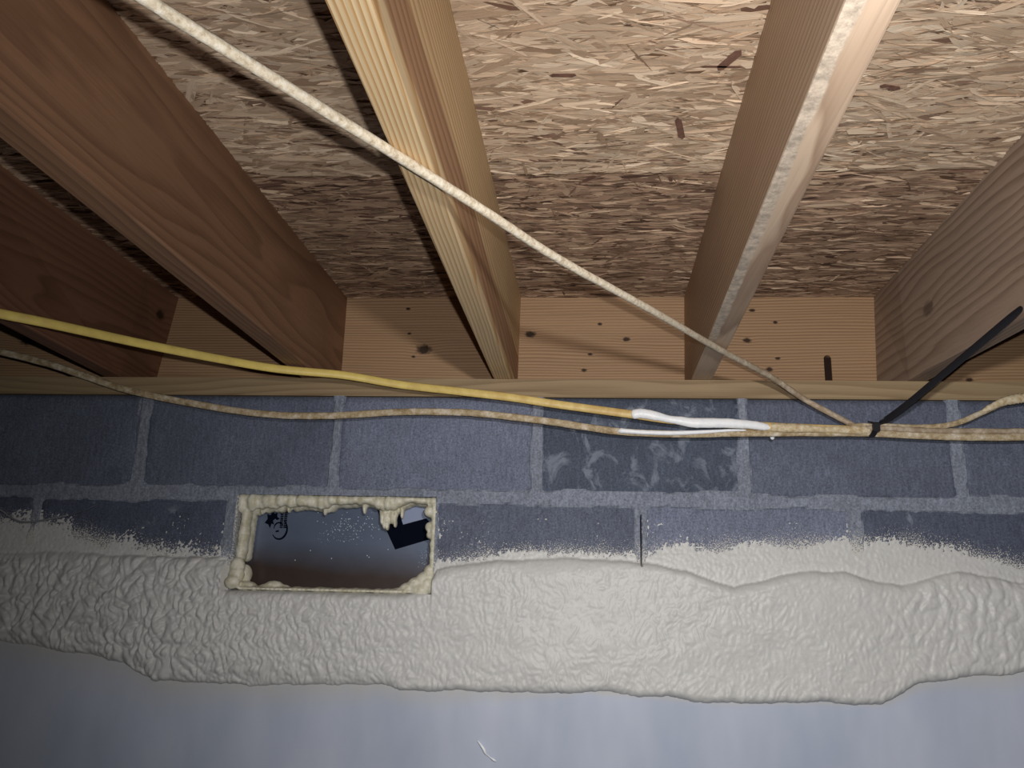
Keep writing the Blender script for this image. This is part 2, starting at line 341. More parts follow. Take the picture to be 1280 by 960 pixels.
joist(-.0543, .0232, -.0507, .0254, .0357, 1, M['joist_yellow'], 'yellow striped pine joist with a red-brown streak, left of centre')
joist(.3094, .0407, .3161, .0321, .0407, -1, M['joist_pale'], 'pale greyish floor joist with a rough waney strip on its underside, right of centre')
joist(.7325, -.0411, .7301, .039, .038, -1, M['joist_brown'], 'grey-brown joist at the right edge with a knot and the black strap fixed to it')
joist(-.876, -.05, -.850, .005, .038, 1, M['joist_dark'], 'dark reddish floor joist at the far left, behind the wide brown one')

# rim board with a slot sawn right through it
bm = bmesh.new()
x0, x1, z0, z1 = .6185, .6345, .0775, .1345
xs = [-1.7, x0, x1, 1.7]; zs = [S+.0006, z0, z1, H-.0006]
for i in range(3):
    for j in range(3):
        if (i, j) != (1, 1): box(bm, xs[i], xs[i+1], RIM, RIM+.038, zs[j], zs[j+1])
r = (x1-x0)/2; cxm = (x0+x1)/2     # rounded head of the slot
for sgn in (-1, 1):
    pts = [(cxm+sgn*r, z1), (cxm+sgn*r, z1-r)]+[(cxm+sgn*r*math.cos(a), z1-r+r*math.sin(a)) for a in [k*math.pi/12 for k in range(1, 7)]]
    f = [bm.verts.new((a, RIM, b)) for a, b in pts]; g = [bm.verts.new((a, RIM+.038, b)) for a, b in pts]
    bm.faces.new(f); bm.faces.new(g[::-1])
    for k in range(len(pts)): bm.faces.new([f[k], g[k], g[(k+1) % len(pts)], f[(k+1) % len(pts)]])
bmesh.ops.remove_doubles(bm, verts=bm.verts, dist=1e-5)
rim = bm_obj('rim_board', bm, M['rim']); tag(rim, 'knotty pine rim board on edge behind the joist ends, with a dark upright slot', 'board')
bm = bmesh.new(); box(bm, x0+.0002, x1-.0002, RIM+.0025, RIM+.03, z0+.0002, z1-.004); pl = bm_obj('slot_dark_fill', bm, plain('slot_shade_fill', hexl(46, 34, 28), .9, spec=.1), rim); pl['label'] = 'dark brown fill standing for the shade inside the slot'  # dark fill added so the lit inside of the slot reads as shade
bm = bmesh.new(); box(bm, -1.7, 1.7, 0.0, .20, .0008, S)
bmesh.ops.bevel(bm, geom=[e for e in bm.edges if all(v.co.y < .001 for v in e.verts) and abs(e.verts[0].co.x-e.verts[1].co.x) > 1], offset=.002, segments=2, affect='EDGES')
sill = bm_obj('sill_plate', bm, M['sill']); tag(sill, 'long flat wooden sill plate lying on top of the grey block wall', 'board')

# ------------------------------------------------------------------ block wall
K = .4064; HL, HR, HT, HB = -.600, -.1955, -.2035, -.3864
cracks = [(.2045, -.330, -.232), (-.8215, -.12, 0.0)]
ua = np.unique(np.concatenate([np.arange(-1.6, 1.6001, .004)]+[np.array([c-.0022, c-.0011, c+.0011, c+.0022]) for c, _, _ in cracks]))
va = np.arange(-.4240, .00001, .004); Ug, Vg = np.meshgrid(ua, va)
wnz = .0105 + .0075*perlin(Ug*9, Vg*9, 3) + .003*perlin(Ug*45, Vg*45, 4)
dh = np.abs(Vg+.2032) - .004*(1+perlin(Ug*5, Vg*0, 9))
du1 = np.abs((Ug/K-np.round(Ug/K))*K); du2 = np.abs(((Ug/K-.5)-np.round(Ug/K-.5))*K)
up = Vg > -.2032; dv = np.where(up, du1, du2)
d = np.minimum(dh, dv) - wnz
Ym = -.0016 + sstep(d/.005)*.0075 + .0006*perlin(Ug*60, Vg*60, 5)
for uc, v0, v1 in cracks:
    m = (np.abs(Ug-uc-.008*np.where(Vg > -.2, (Vg+.06), 0)) < .0013) & (Vg > v0) & (Vg < v1); Ym[m] = .03
V = np.stack([Ug, Ym, Vg], 2).reshape(-1, 3); Q = grid_quads(len(ua), len(va))
yq = V[Q][:, :, 1].min(1); cq = V[Q].mean(1)
keep = (yq < .004) & ~((cq[:, 0] > HL-.001) & (cq[:, 0] < HR+.001) & (cq[:, 2] < HT+.001) & (cq[:, 2] > HB-.02))
V2, Q2 = compact(V, Q[keep]); nb = len(V2)
# masonry body behind the joints and below the two top courses
bx = [(-1.6, 1.6, .160, .200, -.4260, 0.0), (-1.6, 1.6, .0, .200, -1.45, -.4264)]
F = [tuple(q) for q in Q2.tolist()]; VV = [tuple(v) for v in V2.tolist()]
for (a, b, c, e, f, g) in bx:
    n0 = len(VV); VV += [(a,c,f),(b,c,f),(b,e,f),(a,e,f),(a,c,g),(b,c,g),(b,e,g),(a,e,g)]
    F += [tuple(n0+i for i in t4) for t4 in [(0,3,2,1),(4,5,6,7),(0,1,5,4),(1,2,6,5),(2,3,7,6),(3,0,4,7)]]
wme = py_mesh('wall_back', VV, F); spray_attr(wme); wall = link('wall_back', wme, M['mortar'], None, False); tag(wall, kind='structure')

def block(u0, u1, v0, v1, mat, seed):
    nu, nv = 30, 16
    u = np.linspace(u0, u1, nu); v = np.linspace(v0, v1, nv); Ub, Vb = np.meshgrid(u, v)
    e = np.minimum(np.minimum(Ub-u0, u1-Ub), np.minimum(Vb-v0, v1-Vb))
    Yb = .0004 + .004*(1-sstep(e/.006)) + .0007*perlin(Ub*30+seed, Vb*30, seed) + .0012*np.clip(perlin(Ub*12, Vb*12+seed, seed+3), -1, .3)
    P = np.stack([Ub, Yb, Vb], 2).reshape(-1, 3).tolist(); q = grid_quads(nu, nv).tolist()
    ring = [i for i in range(nu)]+[j*nu+nu-1 for j in range(1, nv)]+[(nv-1)*nu+i for i in range(nu-2, -1, -1)]+[j*nu for j in range(nv-2, 0, -1)]
    b0 = len(P); P += [(P[i][0], .158, P[i][2]) for i in ring]; n = len(ring)
    q += [(ring[i], b0+i, b0+(i+1) % n, ring[(i+1) % n]) for i in range(n)] + [tuple(range(b0, b0+n))]
    me = py_mesh('concrete_block', P, q); spray_attr(me); return link('concrete_block', me, mat, wall, True)
g = .0055
for k, mi in zip(range(-4, 4), [3, 0, 0, 1, 2, 0, 0, 3]):
    block(k*K+g, (k+1)*K-g, -.2032+g, -.0012, BLK[mi], k+10)
for k, mi in zip(range(-4, 4), [3, 3, -1, 0, 1, 3, 0, 3]):
    if mi < 0: continue
    a, b = (k+.5)*K+g, (k+1.5)*K-g
    if k == 0: a = .2062
    if k == -1: b = .2030
    if k == -3: b = HL-.012
    block(a, b, -.4220, -.2032-g, BLK[mi], k+30)
# light mortar strip that runs down the left jamb of the opening
bm = bmesh.new(); box(bm, HL-.0115, HL+.004, .0005, .14, -.42, -.1995); bm_obj('mortar_joint', bm, M['mortar'], wall)

# ------------------------------------------------------------------ vent opening: cover sheet, its print, foam bead
vent = empty('vent_opening', (-.40, .06, -.386)); tag(vent, 'rectangular vent opening in the block wall, closed by a shiny dark sheet', 'vent')
VO = Vector(vent.location)
def under(o, parent_loc=VO):   # shapes below are written in world metres; bring them to the vent's origin
    o.data.transform(Matrix.Translation(-parent_loc)); return o
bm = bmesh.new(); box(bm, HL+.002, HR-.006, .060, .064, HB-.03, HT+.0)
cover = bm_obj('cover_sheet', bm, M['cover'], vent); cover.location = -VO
def flat(name, pts, y, mat, parent, th=.0006):
    n = len(pts); V = [(a, y-th, b) for a, b in pts]+[(a, y, b) for a, b in pts]
    F = [tuple(range(n)), tuple(range(2*n-1, n-1, -1))]+[(i, n+i, n+(i+1) % n, (i+1) % n) for i in range(n)]
    bm = bmesh.new(); vs = [bm.verts.new(v) for v in V]
    for f in F: bm.faces.new([vs[i] for i in f])
    return bm_obj(name, bm, mat, parent)
flat('corner_mark', [(-.3300, -.2200), (-.2884, -.2120), (-.2715, -.2549), (-.2244, -.2412), (-.2060, -.2600), (-.2090, -.2810), (-.2852, -.3048)], .0596, M['print'], cover)
flat('lit_patch', [(-.2878, -.2130), (-.2250, -.2100), (-.2200, -.2400), (-.2715, -.2542)], .0594, M['patch'], cover)  # lit area of the panel, painted as a thin paler piece
# printed emblem: ragged leaf, ring and two columns of fine vertical lettering
leaf = [(-.5600,-.2560),(-.5545,-.2475),(-.5560,-.2380),(-.5490,-.2400),(-.5450,-.2310),(-.5405,-.2370),(-.5350,-.2345),(-.5345,-.2430),(-.5290,-.2470),(-.5345,-.2500),(-.5385,-.2470),(-.5430,-.2510),(-.5400,-.2590),(-.5455,-.2570),(-.5480,-.2665),(-.5520,-.2590)]
emb = flat('printed_emblem', leaf, .0597, M['print'], cover)
def arc(cx, cz, rx, rz, a0, a1, w_, n=18):
    A = [math.radians(a0+(a1-a0)*i/n) for i in range(n+1)]
    ws = [w_*(.35+.65*math.sin(math.pi*i/n)) for i in range(n+1)]
    return [(cx+(rx)*math.cos(a), cz+(rz)*math.sin(a)) for a in A]+[(cx+(rx-q)*math.cos(a), cz+(rz-q)*math.sin(a)) for a, q in zip(A[::-1], ws[::-1])]
flat('ring_mark', arc(-.5270, -.2690, .0170, .0210, 60, -150, .0042), .0597, M['print'], emb)
flat('ring_mark', arc(-.5300, -.2640, .0100, .0105, 200, 20, .0030), .0597, M['print'], emb)
flat('dash_mark', [(-.5360, -.2715), (-.5290, -.2700), (-.5285, -.2735), (-.5350, -.2745)], .0597, M['print'], emb)
flat('dash_mark', [(-.5640, -.2195), (-.5450, -.2190), (-.5450, -.2225), (-.5630, -.2225)], .0597, M['print'], cover)
flat('dash_mark', [(-.5610, -.2250), (-.5430, -.2245), (-.5450, -.2285), (-.5600, -.2285)], .0597, M['print'], cover)
flat('lettering_bar', [(-.5285, -.2120), (-.5130, -.2120), (-.5130, -.2330), (-.5285, -.2330)], .0597, M['print'], cover)
for col_x, wd in ((-.5280, .0065), (-.5200, .0066)):
    for k in range(9):
        zt = -.2335-.0037*k; hh = .0026 if (k*7+int(col_x*1000)) % 3 else .0030
        flat('letter', [(col_x, zt), (col_x+wd-.0006*(k % 2), zt), (col_x+wd, zt-hh), (col_x+.0004, zt-hh)], .0597, M['print'], cover)
# water droplets on the cover
rn = random.Random(5); bm = bmesh.new()
def drop(x, z, r):
    ret = bmesh.ops.create_icosphere(bm, subdivisions=1, radius=1)
    for v in ret['verts']: v.co = Vector((x+v.co.x*r, .0597+v.co.y*r*.5, z+v.co.z*r))
for _ in range(120):
    x = rn.gauss(-.375, .035); z = rn.gauss(-.258, .012)
    if -.46 < x < -.30 and -.30 < z < -.225: drop(x, z, rn.uniform(.0006, .0016))
for _ in range(45):
    drop(rn.uniform(-.45, -.35), rn.gauss(-.285, .008), rn.uniform(.0004, .001))
for _ in range(40):
    drop(rn.gauss(-.225, .008), rn.gauss(-.318, .012), rn.uniform(.0005, .0012))
for x, z in [(-.342, -.318), (-.338, -.321), (-.46, -.31), (-.49, -.33), (-.415, -.325), (-.30, -.305), (-.365, -.282)]: drop(x, z, .0016)
dr = bm_obj('water_droplets', bm, M['water'], cover, True); dr['kind'] = 'stuff'
# bead of foam squeezed round the edge (blobs fused into one skin)
bm = bmesh.new()
def blob(x, y, z, rx, ry=None, rz=None):
    ry = ry or rx; rz = rz or rx
    ret = bmesh.ops.create_icosphere(bm, subdivisions=2, radius=1)
    for v in ret['verts']: v.co = Vector((x+v.co.x*rx, y+v.co.y*ry, z+v.co.z*rz))
x = HL+.008
while x < HR-.004:
    lowp = np.interp(x, [-.6, -.58, -.53, -.50, -.48, -.46, -.42, -.405, -.33, -.305, -.285, -.27, -.25, -.22, -.20], [.034, .036, .026, .024, .023, .025, .028, .017, .015, .028, .026, .020, .012, .013, .018])
    q = lowp*rn.uniform(.85, 1.1)
    blob(x, .012+rn.uniform(-.003, .004), HT-.001-q*.42, rn.uniform(.009, .013), .012, q*.56)
    blob(x+.004, .042, HT-.004-q*.45, .012, .022, q*.62); x += rn.uniform(.008, .012)
for x, l in [(-.425, .030), (-.418, .024), (-.303, .055), (-.297, .058), (-.309, .046), (-.289, .044), (-.282, .052), (-.268, .034), (-.345, .026), (-.555, .030), (-.50, .026)]:
    for k in range(5): blob(x+rn.uniform(-.001, .001), .030, HT-.012-(l-.012)*k/4, .0058*(1-.13*k)+.001, .010, .009)
z = HT-.022
while z > -.330:
    blob(np.interp(z, [-.33, -.24], [-.588, -.583]), .020, z, rn.uniform(.0098, .0125), .016, .013)
    blob(np.interp(z, [-.33, -.24], [-.586, -.581]), .046, z, .010, .018, .012); z -= .011
for a in [(-.588, .006, -.345, .016, .014, .018), (-.586, .000, -.362, .017, .012, .018), (-.590, -.008, -.376, .016, .012, .014), (-.570, .02, -.382, .02, .02, .009), (-.580, .03, -.36, .014, .02, .02)]: blob(*a)
x = -.575
while x < -.21:
    blob(x, .020, HB-.001, .012, .03, rn.uniform(.004, .0065)); x += .009
for a in [(-.515, .018, -.384, .022, .016, .013), (-.530, .02, -.386, .018, .014, .009), (-.497, .02, -.386, .016, .014, .008)]: blob(*a)
z = HT-.02
while z > -.385:
    blob(HR-.004, .008, z, rn.uniform(.0058, .0082), .012, rn.uniform(.008, .012)); blob(HR-.006, .034, z, .008, .02, .011); z -= .0105
for a in [(-.2080, .012, -.262, .0105, .012, .011), (-.2070, .012, -.278, .0085, .012, .008), (-.210, .01, -.232, .012, .012, .012), (-.206, .010, -.352, .012, .016, .018), (-.216, .012, -.364, .016, .018, .016), (-.230, .012, -.372, .018, .018, .014),
          (-.244, .012, -.380, .020, .018, .011), (-.262, .014, -.386, .018, .016, .007), (-.206, .004, -.374, .014, .014, .016), (-.220, .0, -.384, .02, .012, .014)]: blob(*a)
for v in bm.verts: v.co -= VO
seal = bm_obj('foam_bead', bm, M['seal'], vent)
rm = seal.modifiers.new('remesh', 'REMESH'); rm.mode = 'VOXEL'; rm.voxel_size = .0021; rm.use_smooth_shade = True
sm = seal.modifiers.new('smooth', 'SMOOTH'); sm.iterations = 3; sm.factor = .5

# ------------------------------------------------------------------ sprayed foam band
SPK = [(-1.6,-.2621),(-1.1914,-.2621),(-1.0886,-.2636),(-.986,-.2720),(-.8816,-.2952),(-.7459,-.321),(-.6045,-.3276),(-.604,-.3276),(-.603,-.3900),(-.195,-.3900),(-.1945,-.3334),(-.1683,-.3254),(-.075,-.316),(.0487,-.306),(.2019,-.3076),(.2628,-.299),(.444,-.2836),(.6963,-.276),(.7969,-.2919),(.9095,-.316),(1.6,-.33)]
RDG = [(-1.6,-.33),(-1.0468,-.33),(-.9539,-.325),(-.8968,-.325),(-.85,-.3290),(-.603,-.3290),(-.602,-.3920),(-.2552,-.3920),(-.2095,-.3850),(-.188,-.3435),(-.1037,-.3278),(.049,-.3174),(.1399,-.3201),(.215,-.3231),(.2893,-.3393),(.377,-.3666),(.4364,-.3494),(.4956,-.3351),(.583,-.3333),(.6394,-.3509),(.6821,-.3558),(.7407,-.3402),(.7847,-.3277),(.8961,-.3455),(.9792,-.3537),(1.6,-.36)]
BOT = [(-1.6,-.49),(-1.1332,-.4947),(-1.0347,-.4982),(-.9357,-.5105),(-.838,-.5226),(-.7889,-.533),(-.722,-.563),(-.5043,-.5655),(-.2764,-.5576),(-.2413,-.5664),(-.0668,-.5642),(.0511,-.5636),(.095,-.5581),(.2544,-.5659),(.3531,-.5726),(.4824,-.566),(.6295,-.5657),(.6938,-.53),(.766,-.5157),(.8383,-.511),(.8779,-.5017),(.9608,-.4967),(1.6,-.49)]
def ip(tab, u): a = np.array(tab); return np.interp(u, a[:, 0], a[:, 1])
st = .0022
ua = np.arange(-1.6, 1.6001, st); va = np.arange(-.60, -.24, st); Ug, Vg = np.meshgrid(ua, va)
spk, rdg, bot = ip(SPK, Ug), ip(RDG, Ug), ip(BOT, Ug)
bot = bot + .004*perlin(Ug*18, 0*Vg, 21) + .0015*perlin(Ug*70, 0*Vg, 22); 
inhole = (Ug > HL-.004) & (Ug < HR+.001)
rdg = np.where(inhole, rdg, rdg + .003*perlin(Ug*22, 0*Vg, 23))
def bub(s, fu, fv, seed, pw=.8):   # rounded bumps with creases between them
    wx = Ug + .014*perlin(Ug*24, Vg*24, seed+1); wy = Vg + .014*perlin(Ug*24, Vg*24, seed+2)
    return np.abs(perlin(wx*fu + wy*s, wy*fv, seed))**pw
prof = lambda t: np.sqrt(1-(1-np.clip(t, 0, 1))**2)
T = np.interp(Ug, [-1.6, -1.05, -.85, -.6, -.3, -.1, .2, .6, .9, 1.6], [.010, .011, .017, .020, .019, .018, .017, .020, .015, .014])
rwn = .65+1.6*np.clip(perlin(Ug*6, 0*Vg+2.5, 97), 0, 1)+.5*np.clip(perlin(Ug*19, 0*Vg+.5, 98), 0, 1)
rw = np.interp(Ug, [-1.6, -1.0, -.88, -.8, -.6, -.595, -.2, -.19, 0, .3, .8, 1.6], [.22, .20, .12, .05, .035, .012, .012, .03, .026, .022, .04, .05])
bw = np.interp(Ug, [-1.6, -.8, -.5, -.3, -.24, 1.6], [.09, .09, .06, .03, .014, .016])
rw = np.where(inhole, rw, rw*rwn)
body = T*prof((Vg-bot)/bw)*prof((rdg-Vg)/rw)
body *= 1 + .18*perlin(Ug*5, Vg*7, 31)
left = sstep((-.18-Ug)/.25); farl = sstep((-.55-Ug)/.15); right = sstep((Ug-.50)/.25); mid = 1-np.clip(left+right, 0, 1)
b1 = bub(-9, 44, 26, 41); b2 = bub(8, 74, 40, 51); b3 = bub(0, 110, 66, 61)
bump = farl*(.0100*b1+.0048*b2) + (left*(1-farl))*(.0046*b2+.0026*b3+.002*b1) + mid*(.0011*b3*np.clip(.35+perlin(Ug*5, Vg*9, 73)*2.2, 0, 1)+.0012*b2*sstep((.15-Ug)/.3)+.0016*perlin(Ug*30, Vg*22, 74)*np.clip(perlin(Ug*4, Vg*6, 75)*2, 0, 1)+.0010*perlin(Ug*14, Vg*26, 71)) + right*(.0042*b1+.0020*b2)
edge = mid*.003*b2*np.exp(-((Vg-bot)/.03)**2)
inb = sstep(body/.008)
# faint overlapping lips just under and above the ridge
lip = .0016*np.abs(perlin(Ug*3, (Vg-rdg)*90, 81))*np.exp(-((Vg-rdg-.008)/.014)**2)
grain = perlin(Ug*170, Vg*170, 91)*.0010 + perlin(Ug*330, Vg*330, 92)*.0007
fade = np.where(Ug < -.62, .030, .012)
wob = .008*perlin(Ug*10, 0*Vg, 93) + .003*perlin(Ug*40, 0*Vg, 94)
tk = (spk+wob-Vg)/fade
tk = tk-.35
thin = np.clip(tk, -1.5, 3)*.0010 + 1.05*grain*np.interp(tk, [-1.5, 0, 4, 9], [1, 1, .5, .25]) + np.where(tk > 0, .0015*b3*sstep(tk/3), 0)
thin = np.where(Ug < -.5, thin + .0022*b2*sstep(tk/3), thin)
h = np.maximum(thin, -.002) + body + inb*(bump+edge) + lip*sstep(tk)
h = np.where(Vg < bot-.001, h - .008*sstep((bot-Vg)/.006)+np.where(farl > 0, .004*farl, 0)*0, h)
# groove where a cable shadowed the spray
gd = np.abs((Ug+.925)*.62+(Vg+.262)*.78-.0); 
h -= .0018*np.exp(-(gd/.004)**2)*sstep((Ug+.94)/.02)*sstep((-.86-Ug)/.02)
h = np.where(inhole & (Vg > -.3895), -.02, h)
h = np.where((np.abs(Ug-.2045) < .0013) & (Vg > -.330), -.03, h)
h = np.where((Ug > HL-.02) & (Ug <= HL-.004) & (Vg > -.335), np.minimum(h, .003), h)
Yf = -h; Ymax = Yf.copy(); Yf = np.minimum(Yf, .0016)
# below the lower lip the wall is met by the sheet
V = np.stack([Ug, Yf, Vg], 2).reshape(-1, 3); Q = grid_quads(len(ua), len(va))
qm = V[Q][:, :, 1].min(1); qx = Ymax.ravel()[Q].max(1); cq = V[Q].mean(1); keepq = (qm < .0010) & (qx < .012) & ~((cq[:, 0] > HL-.004) & (cq[:, 0] < HR+.001) & (cq[:, 2] > -.3895))
V2, Q2 = compact(V, Q[keepq])
foam = link('spray_foam', np_mesh('spray_foam', V2, Q2), M['foam'], None, True)
tag(foam, 'bumpy cream spray foam band across the lower block wall, thinning to a speckled upper edge', 'insulation')

# ------------------------------------------------------------------ smooth sheet below the foam
ua = np.arange(-1.6, 1.601, .02); va = np.concatenate([np.arange(-1.42, -.68, .02), np.arange(-.68, -.475, .008)]); Ug, Vg = np.meshgrid(ua, va)
Ys = -.006 - .005*perlin(Ug*2.2, Vg*3, 5) - .0012*perlin(Ug*9, Vg*7, 6)
V = np.stack([Ug, Ys, Vg], 2).reshape(-1, 3)
lme = np_mesh('wall_lining', V, grid_quads(len(ua), len(va)))
hzv = np.clip(1-(ip(BOT, Ug)-Vg)/np.interp(Ug, [-1.6, -.8, -.2, .1, .6, .8, 1.6], [.10, .085, .05, .012, .012, .05, .05]), 0, 1)
lme.attributes.new('haze', 'FLOAT', 'POINT').data.foreach_set('value', hzv.ravel().astype(np.float32))
sheet = link('wall_lining', lme, M['sheet'], None, True)
so = sheet.modifiers.new('thick', 'SOLIDIFY'); so.thickness = .0015; so.offset = 1
tag(sheet, 'smooth pale blue-grey lining sheet on the wall below the foam band', 'lining')

# ------------------------------------------------------------------ cables
def spline(pts, n=8):
    P = [Vector(p) for p in pts]; out = []
    for i in range(len(P)-1):
        a, b, c, d_ = P[max(i-1, 0)], P[i], P[i+1], P[min(i+2, len(P)-1)]
        for k in range(n):
            t_ = k/n; out.append(.5*((2*b)+(c-a)*t_+(2*a-5*b+4*c-d_)*t_*t_+(3*b-a-3*c+d_)*t_**3))
    out.append(P[-1]); return out
def sweep(path, ra, rb, up=(0, 0, 1), n=12, jitter=0, seed=0, taper=None, twist=0):
    """tube with an oval section: ra across (in the up direction), rb in depth."""
    rr = random.Random(seed); V, F = [], []
    m = len(path)
    for i, p in enumerate(path):
        tan = (path[min(i+1, m-1)]-path[max(i-1, 0)]).normalized(); s_ = tan.cross(Vector(up)).normalized(); u_ = s_.cross(tan).normalized()
        k = taper(i/(m-1)) if taper else 1
        for j in range(n):
            a = 2*math.pi*j/n+twist*i; jj = 1+(rr.uniform(-jitter, jitter) if jitter else 0)
            V.append(p+u_*math.cos(a)*ra*k*jj+s_*math.sin(a)*rb*k*jj)
    for i in range(m-1):
        for j in range(n): F.append((i*n+j, i*n+(j+1) % n, (i+1)*n+(j+1) % n, (i+1)*n+j))
    F.append(tuple(range(n-1, -1, -1))); F.append(tuple((m-1)*n+j for j in range(n)))
    return V, F
def cable(name, pts, ra, rb, mat, parent=None, n=8, slack=0, **kw):
    pts = [(x+(.0668-x)*slack, y+(-1.6728-y)*slack, z+(-.3818-z)*slack) for x, y, z in pts] if slack else pts   # hang clear of the wall
    V, F = sweep(spline(pts, n), ra, rb, **kw)
    bm = bmesh.new(); vs = [bm.verts.new(v) for v in V]
    for f in F: bm.faces.new([vs[i] for i in f])
    return bm_obj(name, bm, mat, parent, True)
yel = cable('flat_cable', [(-1.02, -.70, .026), (-.8711, -.5064, .026), (-.8311, -.453, .026), (-.7827, -.4038, .026), (-.6901, -.2949, .026), (-.600, -.2026, .026), (-.50, -.118, .0262), (-.38, -.075, .025), (-.2709, -.052, .012), (-.15, -.05, -.0008), (-.0473, -.050, -.0125), (.0469, -.050, -.0262), (.1861, -.050, -.0442), (.2777, -.050, -.056), (.4435, -.050, -.0654), (.5773, -.050, -.0700), (.6291, -.045, -.0705), (.64, -.043, -.0705)],
            .0082, .0042, M['jacket_yellow'], n=10)
tag(yel, 'bright yellow flat cable slanting down from the left edge to the white foam smear', 'cable')
o = cable('foam_smear', [(.186, -.0505, -.0450), (.1905, -.053, -.0445), (.2025, -.054, -.0430), (.2164, -.054, -.0448), (.235, -.054, -.0485), (.2568, -.0535, -.0535), (.2771, -.0535, -.0565), (.3023, -.0535, -.0605), (.3323, -.054, -.0605), (.3677, -.054, -.0605), (.4126, -.0535, -.0635), (.4353, -.052, -.0665), (.4500, -.0505, -.0680)],
      .0098, .0065, M['foam_white'], yel, n=4, jitter=.05, seed=2, taper=lambda t_: float(np.interp(t_, [0, .06, .18, .3, .42, .6, .75, .92, 1], [.45, .95, 1.0, .95, .72, 1.02, .95, .75, .3])))
o['label'] = 'smooth white foam smear'
o = cable('foam_crust', [(.448, -.051, -.0672), (.50, -.0515, -.069), (.55, -.0515, -.0705), (.60, -.0505, -.0712), (.632, -.047, -.0708)], .0088, .006, M['foam_dirty'], yel, n=8, jitter=.07, seed=3, taper=lambda t_: .85+.15*math.sin(t_*9)); o['label'] = 'dirty yellowish foam crust'
low = cable('flat_cable', [(-1.35, -.035, .125), (-1.2375, -.035, .1034), (-1.1279, -.034, .0827), (-1.0197, -.032, .0575), (-.94, -.032, .033), (-.8568, -.031, .0067), (-.77, -.030, -.0125), (-.6839, -.030, -.0274), (-.60, -.03, -.0400), (-.516, -.03, -.0475), (-.44, -.03, -.0482), (-.3852, -.03, -.0464), (-.2721, -.03, -.0390), (-.19, -.03, -.0382), (-.1116, -.03, -.0409), (.0155, -.03, -.0543), (.1, -.03, -.0665), (.1717, -.03, -.0752), (.2796, -.03, -.0785), (.36, -.03, -.0765), (.4477, -.030, -.0745), (.54, -.030, -.0735), (.6358, -.030, -.0730), (.7318, -.030, -.0770), (.83, -.03, -.0790), (.9223, -.030, -.0775), (1.01, -.030, -.0716), (1.2, -.03, -.055)],
            .0070, .0042, M['jacket_dusty'], n=6, jitter=.06, seed=8, slack=.010)
tag(low, 'dusty tan flat cable running the whole width of the wall under the yellow one', 'cable')
o = cable('foam_smear', [(.160, -.034, -.0735), (.172, -.0355, -.0742), (.2022, -.036, -.0762), (.24, -.036, -.0775), (.2789, -.036, -.0772), (.33, -.036, -.0745), (.3754, -.036, -.0712), (.405, -.035, -.0705)], .0048, .0045, M['foam_white'], low, n=5, jitter=.05, seed=4, slack=.010,
          taper=lambda t_: float(np.interp(t_, [0, .08, .2, .6, 1], [.4, 1.1, .95, .9, .3]))); o['label'] = 'white foam smear'
bm = bmesh.new(); ret = bmesh.ops.create_icosphere(bm, subdivisions=2, radius=1)
for v in ret['verts']: v.co = Vector((.4546+v.co.x*.0045, -.033+v.co.y*.004, -.0830+v.co.z*(.0055 if v.co.z < 0 else .004)))
bm_obj('foam_drip', bm, M['foam_white'], low, True)
# third cable, right of the tie, and the one rising to the right
c3 = cable('thin_cable', [(.625, -.036, -.0655), (.6563, -.037, -.0640), (.7325, -.036, -.0675), (.80, -.035, -.0680), (.9236, -.035, -.0668), (1.02, -.035, -.064), (1.2, -.035, -.05)], .0052, .0035, M['jacket_cream'], n=8, jitter=.10, seed=9, slack=.008)
tag(c3, 'rough whitish cable running right from the black tie just above the tan one', 'cable')
c4 = cable('thin_cable', [(.60, -.032, -.0605), (.6439, -.032, -.0588), (.70, -.032, -.0605), (.733, -.032, -.0610), (.775, -.032, -.0580), (.808, -.032, -.0500), (.84, -.032, -.0360), (.87, -.032, -.0219), (.90, -.032, -.0100), (.9308, -.032, -.0042), (1.0206, -.032, .0105), (1.2, -.032, .03)], .0054, .0036, M['jacket_dusty'], n=6, jitter=.05, seed=11, slack=.008)
tag(c4, 'dusty thin cable curving up from the black tie to the right edge', 'cable')
o = cable('foam_crust', [(.850, -.035, -.0290), (.868, -.037, -.0205), (.89, -.037, -.0105), (.9108, -.037, -.0060), (.9308, -.037, -.0030), (.96, -.037, .0020), (1.0206, -.037, .0120)], .0085, .006, M['foam_dirty'], c4, n=6, jitter=.12, seed=12, slack=.008,
          taper=lambda t_: float(np.interp(t_, [0, .1, .3, .6, 1], [.3, .65, .95, 1.1, 1.0]))); o['label'] = 'cream foam crust'
# diagonal cable slung under the joists
dia = cable('round_cable', [(-.45, -1.50, .0315), (-.33, -1.300, .0315), (-.2457, -1.1608, .0315), (-.2273, -1.1289, .0315), (-.1139, -.9403, .0315), (-.03, -.797, .0315), (.0527, -.6535, .0312), (.19, -.4482, .0312), (.3239, -.2429, .0308), (.388, -.155, .0290), (.450, -.088, .0190), (.5117, -.045, -.0080), (.5600, -.041, -.0350), (.6136, -.040, -.0640), (.632, -.040, -.0700)], .0056, .0052, M['jacket_cream'], n=12, jitter=.05, seed=14)
tag(dia, 'cream round cable stretched diagonally from the top left under the joists to the black tie', 'cable')
# thin wire at the left
wr = cable('thin_wire', [(-1.30, -.06, -.17), (-1.1375, -.05, -.212), (-1.0645, -.040, -.246), (-1.0458, -.038, -.2583), (-1.0192, -.037, -.2689), (-.9865, -.034, -.2668), (-.9468, -.030, -.2577), (-.930, -.027, -.253)], .0018, .0018, M['wire'], n=6)
tag(wr, 'thin grey wire curling out from the left edge in front of the lower blocks', 'wire')
o = cable('wire_end', [(-.932, -.027, -.2535), (-.9157, -.020, -.2475), (-.9002, -.015, -.2405), (-.8823, -.004, -.2268)], .0011, .0011, M['wire_dark'], wr, n=6); o['label'] = 'darker thin wire end'

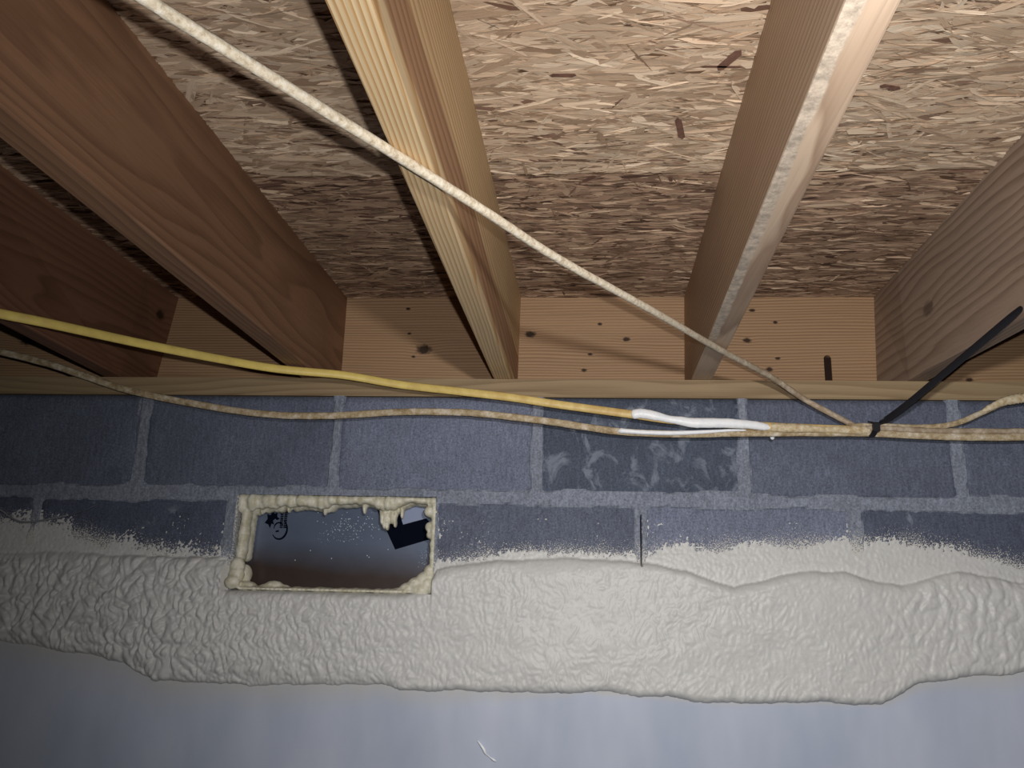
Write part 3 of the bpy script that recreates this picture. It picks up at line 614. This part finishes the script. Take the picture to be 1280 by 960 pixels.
# ------------------------------------------------------------------ black tie holding the cables
strap = empty('cable_strap', (.640, -.04, -.066)); tag(strap, 'black plastic strap tied round the cable bundle and fixed up on the right joist', 'strap')
SO = Vector(strap.location)
def sub(o): o.data.transform(Matrix.Translation(-SO)); return o
# flat band rising to the joist
path = spline([(.6445, -.060, -.0690), (.6495, -.060, -.0590), (.662, -.075, -.0510), (.680, -.135, -.0330), (.700, -.215, -.0080), (.722, -.310, .0200), (.739, -.385, .0420), (.7436, -.413, .0492)], 6)
V, F = sweep(path, .0062, .0012, up=(0, -.75, .66), n=8, taper=lambda t_: float(np.interp(t_, [0, .85, .97, 1], [1.0, 1.0, .8, .35])))
bm = bmesh.new(); vs = [bm.verts.new(v) for v in V]
for f in F: bm.faces.new([vs[i] for i in f])
sub(bm_obj('band', bm, M['black'], strap))
# loop round the bundle
bm = bmesh.new(); n = 20; ring = []
for i in range(n):
    a = 2*math.pi*i/n; cy, cz = -.0450, -.0690; e = []
    for dx, k in ((-.0055, 1.0), (.0055, 1.0), (.0055, .86), (-.0055, .86)):
        e.append(bm.verts.new((.6395+dx+.004*math.sin(a), cy+.0190*k*math.cos(a), cz+.0145*k*math.sin(a))))
    ring.append(e)
for i in range(n):
    a, b = ring[i], ring[(i+1) % n]
    for j in range(4): bm.faces.new([a[j], a[(j+1) % 4], b[(j+1) % 4], b[j]])
sub(bm_obj('loop', bm, M['black'], strap))
bm = bmesh.new(); box(bm, .6335, .6465, -.0670, -.0595, -.0765, -.0600)
bmesh.ops.bevel(bm, geom=bm.edges[:], offset=.0015, segments=2, affect='EDGES'); sub(bm_obj('lock_head', bm, M['black'], strap))
V, F = sweep(spline([(.641, -.062, -.0610), (.633, -.063, -.0585), (.6245, -.065, -.0575)], 4), .0022, .001, n=6, taper=lambda t_: 1-.5*t_)
bm = bmesh.new(); vs = [bm.verts.new(v) for v in V]
for f in F: bm.faces.new([vs[i] for i in f])
sub(bm_obj('tail', bm, M['black'], strap))

# crease in the lining sheet with its white glint painted into the colour
cr = cable('crease', [(-.0990, -.0125, -.6490), (-.0925, -.013, -.6560), (-.0865, -.0135, -.6640), (-.0835, -.0135, -.6700), (-.0780, -.0125, -.6745), (-.0720, -.0125, -.6785), (-.0640, -.013, -.6830)], .0022, .0022, M['wrinkle_glint'], sheet, n=5,
           taper=lambda t_: float(np.interp(t_, [0, .2, .4, .58, .75, .9, 1], [.4, 1.1, 1.2, .4, .4, 1.0, .3]))); cr['label'] = 'crease with its glint painted white'

# ------------------------------------------------------------------ ground
bm = bmesh.new(); box(bm, -1.7, 1.7, -3.0, .2, -1.50, -1.45); fl = bm_obj('floor', bm, M['earth']); tag(fl, kind='structure')
